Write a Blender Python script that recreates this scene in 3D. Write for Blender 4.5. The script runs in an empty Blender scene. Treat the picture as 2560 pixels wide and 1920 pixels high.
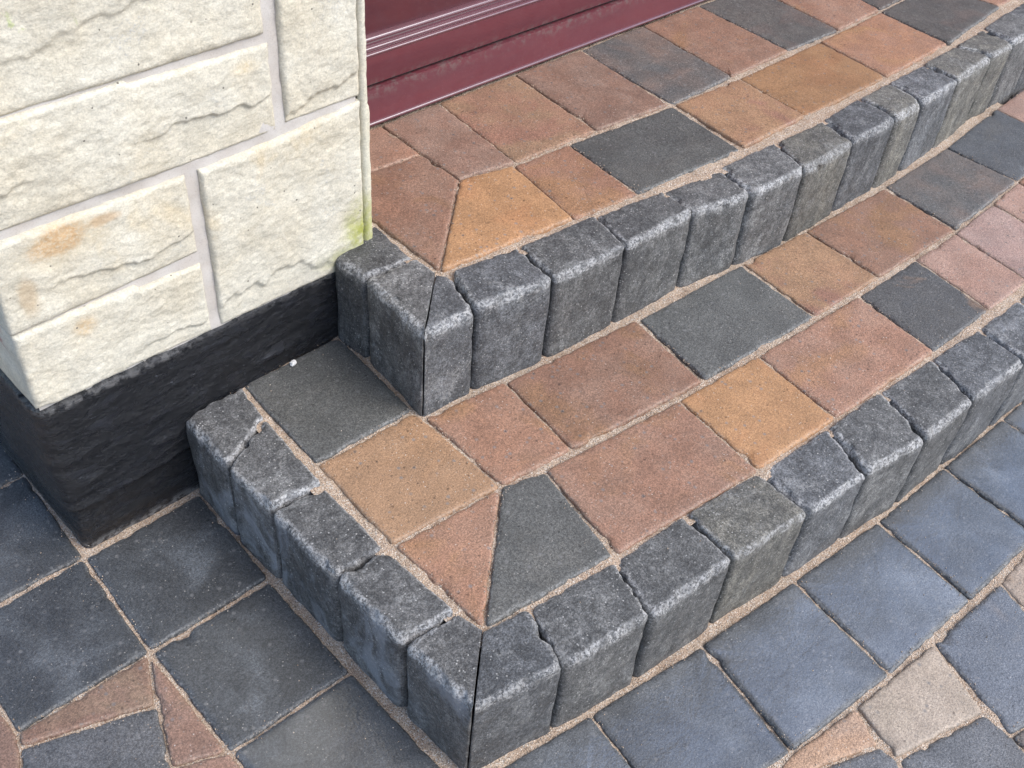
import bpy, math, random
from mathutils import Vector, Matrix, noise

# ------------------------------------------------------------------ camera, sky, sun, exposure
scene = bpy.context.scene
COL = scene.collection

cam_data = bpy.data.cameras.new('camera')
cam_data.sensor_width = 36.0
cam_data.lens = 36.38
cam_data.clip_start = 0.02
cam_data.clip_end = 500.0
cam = bpy.data.objects.new('camera', cam_data)
COL.objects.link(cam)
cx = Vector((0.71122, -0.69918, 0.07290))
cz = Vector((-0.54252, -0.48000, 0.68940))
cy = cz.cross(cx)
cam.matrix_world = Matrix(((cx.x, cy.x, cz.x, -0.250), (cx.y, cy.y, cz.y, -0.953), (cx.z, cy.z, cz.z, 1.165), (0, 0, 0, 1)))
scene.camera = cam

SUN_EL, SUN_AZ = 50.0, 28.0            # degrees above the horizon; degrees from -Y (house front) towards +X
sun_dir = Vector((math.sin(math.radians(SUN_AZ)) * math.cos(math.radians(SUN_EL)),
                  -math.cos(math.radians(SUN_AZ)) * math.cos(math.radians(SUN_EL)),
                  math.sin(math.radians(SUN_EL))))
world = bpy.data.worlds.new('World')
scene.world = world
world.use_nodes = True
wn = world.node_tree
sky = wn.nodes.new('ShaderNodeTexSky')
sky.sky_type = 'NISHITA'
sky.sun_disc = False
sky.sun_elevation = math.radians(SUN_EL)
sky.sun_rotation = math.atan2(sun_dir.x, sun_dir.y)
sky.dust_density = 1.6
sky.air_density = 1.0
bg = next(n for n in wn.nodes if n.type == 'BACKGROUND')
bg.inputs['Strength'].default_value = 0.15
wn.links.new(sky.outputs[0], bg.inputs['Color'])

sun_data = bpy.data.lights.new('sun', 'SUN')
sun_data.energy = 1.5
sun_data.angle = math.radians(40)
sun_data.color = (1.0, 0.985, 0.96)
sun = bpy.data.objects.new('sun', sun_data)
COL.objects.link(sun)
sun.location = sun_dir * 8
sun.rotation_euler = sun_dir.to_track_quat('Z', 'Y').to_euler()

scene.view_settings.view_transform = 'Standard'
scene.view_settings.look = 'None'
scene.view_settings.gamma = 1.0
scene.view_settings.exposure = 1.2
scene.view_settings.use_curve_mapping = False

# ------------------------------------------------------------------ measured plan of the place (metres)
# origin: outer bottom corner of the stone pier; x along the house front, y into the house, z up
RISE = 0.145
UPPER_PAVERS = [
    ('R1', [(0.7034, 0.2312), (0.6967, 0.1226), (0.6015, 0.1326), (0.4956, 0.1434), (0.6026, 0.2335)]),
    ('R2', [(0.7034, 0.2312), (0.8279, 0.2309), (0.7992, 0.0137), (0.6956, 0.0321), (0.6967, 0.1226)]),
    ('T1', [(0.8279, 0.2309), (1.0029, 0.2240), (0.9771, 0.0014), (0.7992, 0.0137)]),
    ('R2', [(1.0029, 0.2240), (1.1724, 0.2195), (1.1456, -0.0172), (0.9771, 0.0014)]),
    ('KR', [(1.1724, 0.2195), (1.3496, 0.2166), (1.3231, -0.0228), (1.1514, -0.0216)]),
    ('R1', [(1.3496, 0.2166), (1.5176, 0.2084), (1.5032, -0.0258), (1.3231, -0.0228)]),
    ('K1', [(1.5176, 0.2084), (1.6929, 0.2027), (1.6699, -0.0348), (1.5032, -0.0258)]),
    ('R1', [(1.6929, 0.2027), (1.8741, 0.1975), (1.8310, -0.0342), (1.6699, -0.0348)]),
    ('K1', [(1.8741, 0.1975), (2.0533, 0.1931), (1.9935, -0.0313), (1.8310, -0.0342)]),
    ('R1', [(2.0533, 0.1931), (2.2426, 0.1892), (2.1681, -0.0269), (1.9935, -0.0313)]),
    ('R1', [(0.6967, 0.1226), (0.6951, 0.0319), (0.5196, -0.1202), (0.5228, 0.0310), (0.5131, 0.1414), (0.6015, 0.1326)]),
    ('Y1', [(0.6951, 0.0319), (0.7888, 0.0102), (0.7584, -0.1507), (0.5196, -0.1202)]),
    ('R3', [(0.7888, 0.0102), (0.9065, 0.0002), (0.8876, -0.1665), (0.7584, -0.1507)]),
    ('K2', [(0.9073, 0.0009), (1.1496, -0.0217), (1.1275, -0.1880), (0.8876, -0.1665)]),
    ('TR', [(1.1544, -0.0231), (1.3300, -0.0336), (1.3124, -0.1934), (1.1343, -0.1884)]),
    ('Y1', [(1.3300, -0.0336), (1.5884, -0.0411), (1.5691, -0.2052), (1.3124, -0.1934)]),
    ('O1', [(1.5884, -0.0411), (1.8208, -0.0402), (1.8059, -0.2054), (1.5691, -0.2052)]),
    ('K1', [(1.8208, -0.0402), (2.0618, -0.0342), (2.0776, -0.1867), (1.8075, -0.2084)]),
    ('R1', [(2.0618, -0.0342), (2.2844, -0.0281), (2.2881, -0.1729), (2.0776, -0.1867)]),
]
LOWER_PAVERS = [
    ('K2', [(0.2630, -0.0009), (0.4290, -0.0023), (0.4121, -0.1901), (0.2523, -0.1846)]),
    ('Y2', [(0.2525, -0.1856), (0.4132, -0.1932), (0.4086, -0.3698), (0.2422, -0.3498)]),
    ('R3', [(0.4145, -0.2110), (0.5479, -0.2320), (0.5255, -0.3867), (0.4089, -0.3701)]),
    ('R1', [(0.5491, -0.2330), (0.8008, -0.2634), (0.7693, -0.4211), (0.5264, -0.3875)]),
    ('K2', [(0.8040, -0.2672), (1.0501, -0.2837), (1.0317, -0.4443), (0.7787, -0.4207)]),
    ('TR', [(1.0536, -0.2847), (1.2184, -0.2991), (1.2068, -0.4566), (1.0328, -0.4453)]),
    ('R3', [(1.2212, -0.2987), (1.4633, -0.3148), (1.4448, -0.4733), (1.2057, -0.4572)]),
    ('KR', [(1.4670, -0.3140), (1.6972, -0.3181), (1.6950, -0.4713), (1.4479, -0.4730)]),
    ('K3', [(1.7000, -0.3178), (1.9382, -0.3057), (1.9234, -0.4667), (1.6976, -0.4711)]),
    ('P1', [(1.9382, -0.3057), (2.1201, -0.3033), (2.1025, -0.4617), (1.9234, -0.4667)]),
    ('R3', [(0.2445, -0.3519), (0.4072, -0.3705), (0.2434, -0.5118)]),
    ('K2', [(0.4083, -0.3707), (0.4708, -0.3880), (0.4364, -0.5411), (0.2441, -0.5118)]),
    ('R1', [(0.4708, -0.3880), (0.7123, -0.4222), (0.6900, -0.5785), (0.4407, -0.5431)]),
    ('Y1', [(0.7131, -0.4216), (0.8819, -0.4381), (0.8589, -0.5940), (0.6905, -0.5782)]),
    ('R1', [(0.8829, -0.4384), (1.1315, -0.4614), (1.1056, -0.6158), (0.8601, -0.5941)]),
    ('KT', [(1.1366, -0.4615), (1.3041, -0.4706), (1.2757, -0.6231), (1.1068, -0.6142)]),
    ('P1', [(1.3041, -0.4706), (1.4339, -0.4767), (1.4042, -0.6308), (1.2769, -0.6240)]),
    ('P2', [(1.4339, -0.4767), (1.5827, -0.4748), (1.5591, -0.6240), (1.4042, -0.6308)]),
    ('P1', [(1.5827, -0.4748), (1.6958, -0.4720), (1.6676, -0.6360), (1.5591, -0.6240)]),
    ('R3', [(1.6958, -0.4720), (1.9234, -0.4667), (1.8951, -0.6317), (1.6676, -0.6360)]),
]
GROUND_PAVERS = [
    ('K4', [(0.0096, 0.4022), (0.0004, 0.1784), (-0.1235, 0.1775), (-0.1238, 0.4136)]),
    ('K4', [(0.0004, 0.1784), (-0.0098, -0.0073), (-0.1345, -0.0022), (-0.1235, 0.1775)]),
    ('K4', [(-0.0084, -0.0104), (0.1641, -0.0141), (0.1539, -0.1980), (-0.0200, -0.1922)]),
    ('K4', [(-0.0112, -0.0099), (-0.0212, -0.1921), (-0.1872, -0.1865), (-0.1827, -0.0113)]),
    ('K4', [(-0.0175, -0.1961), (0.1516, -0.2028), (0.1472, -0.3805), (-0.0213, -0.3716)]),
    ('K5', [(-0.0200, -0.3733), (0.1480, -0.3829), (0.1486, -0.5620), (-0.0196, -0.5433)]),
    ('R4', [(-0.1854, -0.1881), (-0.0229, -0.1939), (-0.0530, -0.2599), (-0.1936, -0.2062)]),
    ('R4', [(-0.0219, -0.1954), (-0.0224, -0.3697), (-0.0799, -0.3419), (-0.0495, -0.2599)]),
    ('K6', [(-0.1936, -0.2075), (-0.0515, -0.2633), (-0.0803, -0.3415), (-0.1100, -0.4342), (-0.2558, -0.3363)]),
    ('R4', [(-0.1885, -0.0195), (-0.1893, -0.1875), (-0.1941, -0.2072), (-0.2571, -0.3350), (-0.3217, -0.1337)]),
    ('R4', [(-0.0799, -0.3427), (-0.0223, -0.3706), (-0.0196, -0.5433), (-0.1100, -0.4342)]),
    ('K5', [(0.1865, -0.5967), (0.3275, -0.6243), (0.3019, -0.7917), (0.1574, -0.7526)]),
    ('K5', [(0.3282, -0.6243), (0.5119, -0.6566), (0.4757, -0.8247), (0.3012, -0.7910)]),
    ('K5', [(0.5127, -0.6566), (0.6909, -0.6804), (0.6621, -0.8513), (0.4766, -0.8246)]),
    ('K5', [(0.6918, -0.6804), (0.8777, -0.7028), (0.8546, -0.8683), (0.6631, -0.8512)]),
    ('K5', [(0.8790, -0.7027), (1.0553, -0.7159), (1.0385, -0.8804), (0.8550, -0.8686)]),
    ('K5', [(1.0564, -0.7159), (1.2326, -0.7281), (1.2197, -0.8924), (1.0385, -0.8804)]),
    ('K5', [(1.2338, -0.7281), (1.4122, -0.7367), (1.3988, -0.9067), (1.2197, -0.8924)]),
    ('O2', [(0.4753, -0.8249), (0.5876, -0.8453), (0.5629, -0.8936), (0.4867, -0.8601), (0.3725, -0.8268)]),
    ('B1', [(0.5894, -0.8460), (0.7494, -0.8664), (0.7049, -0.9638), (0.5646, -0.9164)]),
    ('K7', [(0.7507, -0.8664), (0.9153, -0.8824), (0.8517, -1.0463), (0.7027, -1.0009)]),
    ('B2', [(0.9169, -0.8822), (1.0369, -0.8811), (0.9977, -1.0301), (0.8525, -1.0436)]),
    ('K6', [(0.5654, -0.9184), (0.7048, -0.9643), (0.7019, -1.0024), (0.6659, -1.1028), (0.4948, -1.0208)]),
    ('K6', [(0.4858, -0.8607), (0.5627, -0.8949), (0.5637, -0.9174), (0.4941, -1.0201), (0.3841, -0.8917)]),
    ('KR', [(0.7032, -1.0023), (0.8504, -1.0468), (0.8110, -1.1478), (0.6659, -1.1028)]),
    ('K5', [(0.3725, -0.8268), (0.4850, -0.8600), (0.3841, -0.8917), (0.2794, -0.8713)]),
]
UPPER_SIDE_JOINTS = [
    ((0.5223, 0.0304), (0.4277, -0.0012)),
    ((0.5110, -0.0749), (0.4309, -0.0653)),
    ((0.5103, -0.1211), (0.4140, -0.2079)),
]
UPPER_FRONT_JOINTS = [
    ((0.5103, -0.1211), (0.4140, -0.2079)),
    ((0.5281, -0.1343), (0.4993, -0.2142)),
    ((0.6445, -0.1516), (0.6324, -0.2329)),
    ((0.7874, -0.1681), (0.7691, -0.2463)),
    ((0.9198, -0.1900), (0.9221, -0.2538)),
    ((1.0531, -0.2026), (1.0370, -0.2789)),
    ((1.1905, -0.2143), (1.1616, -0.2948)),
    ((1.3269, -0.2209), (1.3130, -0.2948)),
    ((1.4469, -0.2206), (1.4451, -0.3020)),
    ((1.5457, -0.2238), (1.5388, -0.3033)),
    ((1.6749, -0.2253), (1.6752, -0.3012)),
    ((1.8070, -0.2221), (1.8396, -0.2899)),
    ((1.9363, -0.2193), (1.9259, -0.2918)),
    ((2.0603, -0.2112), (2.0678, -0.2891)),
]
LOWER_SIDE_JOINTS = [
    ((0.2560, -0.0018), (0.1679, -0.0024)),
    ((0.2431, -0.0766), (0.1613, -0.1172)),
    ((0.2315, -0.2172), (0.1635, -0.2076)),
    ((0.2273, -0.3465), (0.1627, -0.3393)),
    ((0.2291, -0.4729), (0.1606, -0.4628)),
    ((0.2375, -0.5151), (0.1652, -0.5772)),
]
LOWER_FRONT_JOINTS = [
    ((0.2375, -0.5151), (0.1652, -0.5772)),
    ((0.3007, -0.5278), (0.2787, -0.6071)),
    ((0.4285, -0.5508), (0.4059, -0.6303)),
    ((0.5519, -0.5625), (0.5469, -0.6462)),
    ((0.6887, -0.5823), (0.6852, -0.6676)),
    ((0.8324, -0.5993), (0.8010, -0.6825)),
    ((0.9596, -0.6105), (0.9279, -0.7036)),
    ((1.0870, -0.6235), (1.0542, -0.7110)),
    ((1.2179, -0.6370), (1.2002, -0.7240)),
    ((1.3423, -0.6460), (1.3305, -0.7329)),
]

# ------------------------------------------------------------------ helpers
def nz(x, y, z=0.0): return noise.noise(Vector((x, y, z)))
def fbm(x, y, z=0.0, o=4): return noise.fractal(Vector((x, y, z)), 1.0, 2.1, o)

def link(name, mesh, mat=None, parent=None, loc=None):
    o = bpy.data.objects.new(name, mesh)
    COL.objects.link(o)
    if mat: mesh.materials.append(mat)
    if parent: o.parent = parent
    if loc: o.location = loc
    return o

def empty(name, loc, label, cat):
    o = bpy.data.objects.new(name, None)
    o.empty_display_size = 0.1
    COL.objects.link(o)
    o.location = loc
    o['label'] = label
    o['category'] = cat
    o['kind'] = 'thing'
    return o

def mesh_from(name, verts, faces, wear=None, smooth=True, origin=None):
    me = bpy.data.meshes.new(name)
    if origin: verts = [(v[0] - origin[0], v[1] - origin[1], v[2] - origin[2]) for v in verts]
    me.from_pydata(verts, [], faces)
    if wear is not None:
        a = me.attributes.new('wear', 'FLOAT', 'POINT')
        a.data.foreach_set('value', wear)
    if smooth: me.polygons.foreach_set('use_smooth', [True] * len(me.polygons))
    me.update()
    return me

def area(p): return 0.5 * sum(p[i - 1][0] * p[i][1] - p[i][0] * p[i - 1][1] for i in range(len(p)))

def offset_poly(poly, d):
    """move edge i (poly[i] -> poly[i+1]) inwards by d[i]; counter-clockwise polygon"""
    n = len(poly); L = []
    for i in range(n):
        a = Vector(poly[i]); b = Vector(poly[(i + 1) % n]); t = (b - a).normalized(); nn = Vector((-t.y, t.x))
        L.append((a + nn * d[i], t))
    out = []
    for i in range(n):
        p, t = L[i - 1]; q, s = L[i]
        cr = t.x * s.y - t.y * s.x
        if abs(cr) < 0.08: out.append(q.copy() if abs(d[i] - d[i - 1]) < 1e-6 else (p + t * (Vector(poly[i]) - p).dot(t) + q) / 2); continue
        k = ((q.x - p.x) * s.y - (q.y - p.y) * s.x) / cr
        out.append(p + t * k)
    return out

def counts(poly, step): return [max(2, int((poly[(i + 1) % len(poly)] - poly[i]).length / step)) for i in range(len(poly))]

def outline(poly, radii, cnt, wts, m=4):
    """rounded outline with a fixed number of points: list of (x, y, nx, ny, weight), n inward"""
    n = len(poly); pts = []; fil = []
    for i in range(n):
        a, b, c = poly[i - 1], poly[i], poly[(i + 1) % n]
        t0 = (b - a).normalized(); t1 = (c - b).normalized()
        ang = math.atan2(t0.x * t1.y - t0.y * t1.x, t0.dot(t1)); r = radii[i]
        tl = min(r * abs(math.tan(ang / 2)), 0.42 * min((b - a).length, (c - b).length), 2.0 * r)
        fil.append((tl, t0, t1))
    for i in range(n):
        b = poly[i]; tl, t0, t1 = fil[i]
        p0 = b - t0 * tl; p1 = b + t1 * tl
        for k in range(m + 1):
            u = k / m
            p = p0 * (1 - u) ** 2 + b * 2 * u * (1 - u) + p1 * u ** 2
            t = (t0 * (1 - u) + t1 * u).normalized()
            pts.append((p.x, p.y, -t.y, t.x, wts[i - 1] * (1 - u) + wts[i] * u))
        q1 = poly[(i + 1) % n] - fil[(i + 1) % n][1] * fil[(i + 1) % n][0]
        for k in range(1, cnt[i]):
            p = p1.lerp(q1, k / cnt[i])
            pts.append((p.x, p.y, -t1.y, t1.x, wts[i]))
    return pts

def make_block(name, poly, gaps, wts, z0, z1, prof, rc, step, rings_z, rough, chip, tilt=(0, 0), crown=0.0, wob=0.0, nchip=0):
    """solid stone: rounded outline raised from z0 to z1; prof = [(inset, drop)] for the worn arris"""
    if area(poly) < 0:
        poly = poly[::-1]; gaps = gaps[::-1]; wts = wts[::-1]
        gaps = gaps[1:] + gaps[:1]; wts = wts[1:] + wts[:1]
    P = offset_poly([Vector(p) for p in poly], gaps)
    n = len(P); cnt = counts(P, step)
    rad = [rc * min(wts[i - 1], wts[i]) * random.uniform(0.7, 1.3) + 0.0008 for i in range(n)]
    O = outline(P, rad, cnt, wts)
    c = sum((Vector((o[0], o[1])) for o in O), Vector((0, 0))) / len(O)
    N = len(O); V = []; F = []; wear = []
    sd = random.uniform(0, 50)
    dents = []
    for _ in range(nchip):
        o = random.choice(O)
        if nchip > 8 and o[4] < 0.7: continue
        dents.append((Vector((o[0], o[1], z1 - random.uniform(0, 0.006))), random.uniform(0.005, 0.015), random.uniform(0.18, 0.4), Vector((o[2], o[3], -0.7)).normalized()))
    def dent(p):
        q = Vector(p)
        for (cc, r, k, dr) in dents:
            d = (q - cc).length
            if d < r: q += dr * (r * k * (1 - (d / r) ** 2) * (1 + 0.6 * nz(q.x * 200, q.y * 200, q.z * 200)))
        return tuple(q)
    def top_z(x, y): return z1 + tilt[0] * (x - c.x) + tilt[1] * (y - c.y) + 0.0006 * nz(x * 22, y * 22, sd) + 0.3 * rough * nz(x * 120, y * 120, sd)
    rows = [(0.0, z, 0.0) for z in rings_z] + [(i_, None, d_) for i_, d_ in prof]
    for (ins, z, drop) in rows:
        side = z is not None
        ring = O if side else outline(offset_poly(P, [ins * w for w in wts]), [max(0.0008, r - ins * 0.6) for r in rad], cnt, wts)
        fade = 1.0 if side else max(0.0, 1 - ins / prof[-1][0])
        for (x, y, nx, ny, w) in ring:
            zz = z if side else z1 - drop * w
            near = max(0.0, 1 - (z1 - zz) / 0.035)
            d = rough * (0.75 * nz(x * 38 + sd, y * 38, zz * 38) + 0.4 * nz(x * 150, y * 150 + sd, zz * 150))
            d += wob * nz(x * 13 + sd, y * 13, zz * 13)
            k = chip * near * w * max(0.0, nz(x * 75, y * 75 + sd, zz * 60) - 0.02) * 2.0
            k += chip * 0.5 * near * w * abs(nz(x * 260, y * 260, zz * 260 + sd))
            mv = (d * min(1, w + .15) + k) * (0.35 + 0.65 * fade)
            if side:
                q = max(0.0, (zz - z0) / (z1 - z0))
                Z = zz + q * (tilt[0] * (x - c.x) + tilt[1] * (y - c.y))
            else: Z = top_z(x, y) - drop * w - k * 0.7 * fade
            V.append(dent((x + nx * mv, y + ny * mv, Z)))
            wear.append(min(1.0, (near ** 3) * (0.35 + 0.65 * w)) if side else (0.15 + 0.85 * fade) * min(1, w + 0.1))
    R = len(rows)
    last = outline(offset_poly(P, [prof[-1][0] * w for w in wts]), [max(0.0008, r - prof[-1][0] * 0.6) for r in rad], cnt, wts)
    for s in (0.93, 0.8, 0.62, 0.42, 0.2):
        for j in range(N):
            x = c.x + (last[j][0] - c.x) * s; y = c.y + (last[j][1] - c.y) * s
            V.append(dent((x, y, top_z(x, y) + crown * (1 - s * s)))); wear.append(0.0)
        R += 1
    for r in range(R - 1):
        for j in range(N):
            k = (j + 1) % N
            F.append((r * N + j, r * N + k, (r + 1) * N + k, (r + 1) * N + j))
    V.append((c.x, c.y, top_z(c.x, c.y) + crown)); wear.append(0.0)
    ci = len(V) - 1
    for j in range(N): F.append(((R - 1) * N + j, (R - 1) * N + (j + 1) % N, ci))
    F.append(tuple(range(N - 1, -1, -1)))
    org = (c.x, c.y, z0)
    return mesh_from(name, V, F, wear, True, org), org

def inside(p, poly):
    r = False; n = len(poly); j = n - 1
    for i in range(n):
        a, b = poly[i], poly[j]
        if (a[1] > p[1]) != (b[1] > p[1]) and p[0] < (b[0] - a[0]) * (p[1] - a[1]) / (b[1] - a[1]) + a[0]: r = not r
        j = i
    return r

# ------------------------------------------------------------------ materials
class MB:
    def __init__(s, name):
        s.m = bpy.data.materials.new(name); s.m.use_nodes = True
        s.t = s.m.node_tree; s.b = next(n for n in s.t.nodes if n.type == 'BSDF_PRINCIPLED')
        s.geo = s.t.nodes.new('ShaderNodeNewGeometry'); s.info = s.t.nodes.new('ShaderNodeObjectInfo')
        s.pos = s.geo.outputs['Position']
    def l(s, a, b): s.t.links.new(a, b)
    def val(s, v, sock):
        if hasattr(v, 'links') or hasattr(v, 'is_linked'): s.l(v, sock)
        else: sock.default_value = (*v, 1) if isinstance(v, tuple) and len(v) == 3 and sock.type == 'RGBA' else v
    def noise(s, scale, detail=3, rough=0.55, vec=None, dist=0.0, color=False):
        n = s.t.nodes.new('ShaderNodeTexNoise'); n.inputs['Scale'].default_value = scale
        n.inputs['Detail'].default_value = detail; n.inputs['Roughness'].default_value = rough
        n.inputs['Distortion'].default_value = dist
        s.l(vec or s.pos, n.inputs['Vector']); return n.outputs['Color' if color else 'Fac']
    def voro(s, scale, vec=None, out='Distance', feature='F1'):
        n = s.t.nodes.new('ShaderNodeTexVoronoi'); n.feature = feature; n.inputs['Scale'].default_value = scale
        s.l(vec or s.pos, n.inputs['Vector']); return n.outputs[out]
    def ramp(s, v, a, b, lo=0.0, hi=1.0):
        n = s.t.nodes.new('ShaderNodeMapRange'); n.interpolation_type = 'SMOOTHSTEP'
        s.l(v, n.inputs[0]); n.inputs[1].default_value = a; n.inputs[2].default_value = b
        n.inputs[3].default_value = lo; n.inputs[4].default_value = hi; return n.outputs[0]
    def math(s, op, a, b=0.0, c=None):
        n = s.t.nodes.new('ShaderNodeMath'); n.operation = op
        s.val(a, n.inputs[0]); s.val(b, n.inputs[1])
        if c is not None: s.val(c, n.inputs[2])
        return n.outputs[0]
    def mix(s, f, a, b, mode='MIX'):
        n = s.t.nodes.new('ShaderNodeMix'); n.data_type = 'RGBA'; n.blend_type = mode; n.clamp_factor = True
        s.val(f, n.inputs[0])
        for v, k in ((a, n.inputs[6]), (b, n.inputs[7])):
            if isinstance(v, tuple): k.default_value = (*v, 1)
            else: s.l(v, k)
        return n.outputs[2]
    def grainy(s, col, scale, lo, hi, detail=2, a=0.36, b=0.64, vec=None):
        g = s.ramp(s.noise(scale, detail, 0.6, vec), a, b)
        return s.mix(g, s.mix(1.0, col, (lo,) * 3, 'MULTIPLY'), s.mix(1.0, col, (hi,) * 3, 'MULTIPLY'))
    def attr(s, name):
        n = s.t.nodes.new('ShaderNodeAttribute'); n.attribute_name = name; return n.outputs['Fac']
    def scalevec(s, sc):
        n = s.t.nodes.new('ShaderNodeVectorMath'); n.operation = 'MULTIPLY'
        s.l(s.pos, n.inputs[0]); n.inputs[1].default_value = sc; return n.outputs[0]
    def xyz(s):
        n = s.t.nodes.new('ShaderNodeSeparateXYZ'); s.l(s.pos, n.inputs[0]); return n.outputs
    def bump(s, hgt, strength, dist, prev=None):
        n = s.t.nodes.new('ShaderNodeBump'); n.inputs['Strength'].default_value = strength
        n.inputs['Distance'].default_value = dist; s.l(hgt, n.inputs['Height'])
        if prev: s.l(prev, n.inputs['Normal'])
        return n.outputs[0]
    def done(s, col, rough, normal=None, spec=0.5):
        s.val(col, s.b.inputs['Base Color']); s.val(rough, s.b.inputs['Roughness'])
        s.b.inputs['Specular IOR Level'].default_value = spec
        if normal: s.l(normal, s.b.inputs['Normal'])
        return s.m
    def blob(s, x, z, rx, rz, warp, soft=0.5, axis='xz', y=None):
        o = s.xyz()
        u = s.math('DIVIDE', s.math('SUBTRACT', o[0], x), rx); v = s.math('DIVIDE', s.math('SUBTRACT', o[2] if axis == 'xz' else o[1], z), rz)
        d = s.math('SQRT', s.math('ADD', s.math('MULTIPLY', u, u), s.math('MULTIPLY', v, v)))
        d = s.math('ADD', d, s.math('MULTIPLY', s.math('SUBTRACT', warp, 0.5), 1.1))
        return s.ramp(d, 1.0 - soft, 1.0 + soft * 0.4, 1.0, 0.0)

def dark(c, k): return tuple(x * k for x in c)

def soften(c, k=0.10):
    l = 0.3 * c[0] + 0.55 * c[1] + 0.15 * c[2]
    return tuple(x + (l - x) * k for x in c)

def paver_material(name, a, b, c, rough=(0.5, 0.75), edge=(0.30, 0.25, 0.20), edge_amt=0.55, cfac=(0.52, 0.68), bumpk=1.25, speck=0.8, spec=0.45, gr=1.0, coat=0.0):
    m = MB(name)
    a, b, c = soften(a), soften(b), soften(c)
    off = m.t.nodes.new('ShaderNodeVectorMath'); off.operation = 'MULTIPLY_ADD'
    comb = m.t.nodes.new('ShaderNodeCombineXYZ'); m.l(m.info.outputs['Random'], comb.inputs[0]); m.l(m.info.outputs['Random'], comb.inputs[2])
    off.inputs[1].default_value = (7.0, 7.0, 7.0); m.l(comb.outputs[0], off.inputs[0]); m.l(m.pos, off.inputs[2])
    v = off.outputs[0]
    blot = m.noise(14, 4, 0.6, v); blot2 = m.noise(9, 3, 0.55, v, 0.6)
    col = m.mix(m.ramp(blot, 0.36, 0.64), a, b)
    col = m.mix(m.math('MULTIPLY', m.ramp(blot2, *cfac), 0.95), col, c)
    grain = m.noise(430, 3, 0.7)
    col = m.grainy(col, 22, 0.90, 1.10, 5)
    col = m.grainy(col, 200, 1 - 0.09 * gr, 1 + 0.08 * gr, 3)
    col = m.grainy(col, 420, 1 - 0.32 * gr, 1 + 0.28 * gr, 2)
    col = m.grainy(col, 800, 1 - 0.22 * gr, 1 + 0.22 * gr, 1)
    # pale grit
    cell = m.voro(300, None, 'Distance'); cid = m.voro(300, None, 'Color')
    sep = m.t.nodes.new('ShaderNodeSeparateColor'); m.l(cid, sep.inputs[0])
    grit = m.math('MULTIPLY', m.math('MULTIPLY', m.ramp(cell, 0.12, 0.36, 1.0, 0.0), m.ramp(sep.outputs[0], 0.86, 0.95)), m.ramp(m.noise(26, 4, 0.6, v), 0.38, 0.62, 0.25, 1.0))
    col = m.mix(m.math('MULTIPLY', grit, speck), col, (0.46, 0.42, 0.37))
    dgrit = m.math('MULTIPLY', m.ramp(cell, 0.18, 0.45, 1.0, 0.0), m.ramp(sep.outputs[1], 0.88, 0.94))
    col = m.mix(m.math('MULTIPLY', dgrit, 0.6), col, m.mix(1.0, col, (0.3, 0.3, 0.3), 'MULTIPLY'))
    c2 = m.voro(125); id2 = m.voro(125, None, 'Color'); sp2 = m.t.nodes.new('ShaderNodeSeparateColor'); m.l(id2, sp2.inputs[0])
    ag = m.math('MULTIPLY', m.ramp(c2, 0.16, 0.46, 1.0, 0.0), m.ramp(sp2.outputs[0], 0.88, 0.92))
    col = m.mix(m.math('MULTIPLY', ag, 0.6), col, (0.15, 0.145, 0.14))
    pit = m.math('MULTIPLY', m.ramp(c2, 0.08, 0.34, 1.0, 0.0), m.ramp(sp2.outputs[1], 0.88, 0.92))
    col = m.mix(m.math('MULTIPLY', pit, 0.7), col, m.mix(1.0, col, (0.22, 0.2, 0.2), 'MULTIPLY'))
    # worn edges
    w = m.attr('wear')
    en = m.math('MULTIPLY', m.ramp(w, 0.12, 0.95), m.ramp(m.noise(230, 4, 0.75), 0.44, 0.62))
    col = m.mix(m.math('MULTIPLY', en, edge_amt), col, edge)
    # per-stone tone
    tone = m.t.nodes.new('ShaderNodeMapRange'); m.l(m.info.outputs['Random'], tone.inputs[0]); tone.inputs[3].default_value = 0.86; tone.inputs[4].default_value = 1.16
    hsv = m.t.nodes.new('ShaderNodeHueSaturation'); m.l(col, hsv.inputs['Color']); m.l(tone.outputs[0], hsv.inputs['Value'])
    col = hsv.outputs[0]
    r = m.ramp(m.noise(30, 4, 0.6, v), 0.3, 0.7, rough[0], rough[1])
    r = m.math('ADD', r, m.math('MULTIPLY', m.math('SUBTRACT', grain, 0.5), 0.3))
    n1 = m.bump(m.noise(160, 5, 0.7), 0.35 * bumpk, 0.002)
    n2 = m.bump(m.noise(520, 3, 0.65), 0.5 * bumpk, 0.0012, n1)
    n2 = m.bump(m.ramp(m.voro(260), 0.0, 0.5), 0.12 * bumpk, 0.0012, n2)
    if coat:
        m.b.inputs['Coat IOR'].default_value = 1.7 + 0.4 * coat
        m.l(m.math('MULTIPLY', m.ramp(m.attr('wear'), 0.02, 0.25, coat, 0.0), m.ramp(m.noise(11, 4, 0.6, v), 0.36, 0.60, 0.6, 1.0)), m.b.inputs['Coat Weight'])
        m.l(m.ramp(m.noise(16, 4, 0.6, v), 0.3, 0.7, 0.06, 0.22), m.b.inputs['Coat Roughness'])
        m.l(m.bump(m.noise(230, 3, 0.6), 0.35, 0.0012, m.bump(m.noise(14, 2), 0.25, 0.004)), m.b.inputs['Coat Normal'])
    return m.done(col, r, n2, spec)

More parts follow.
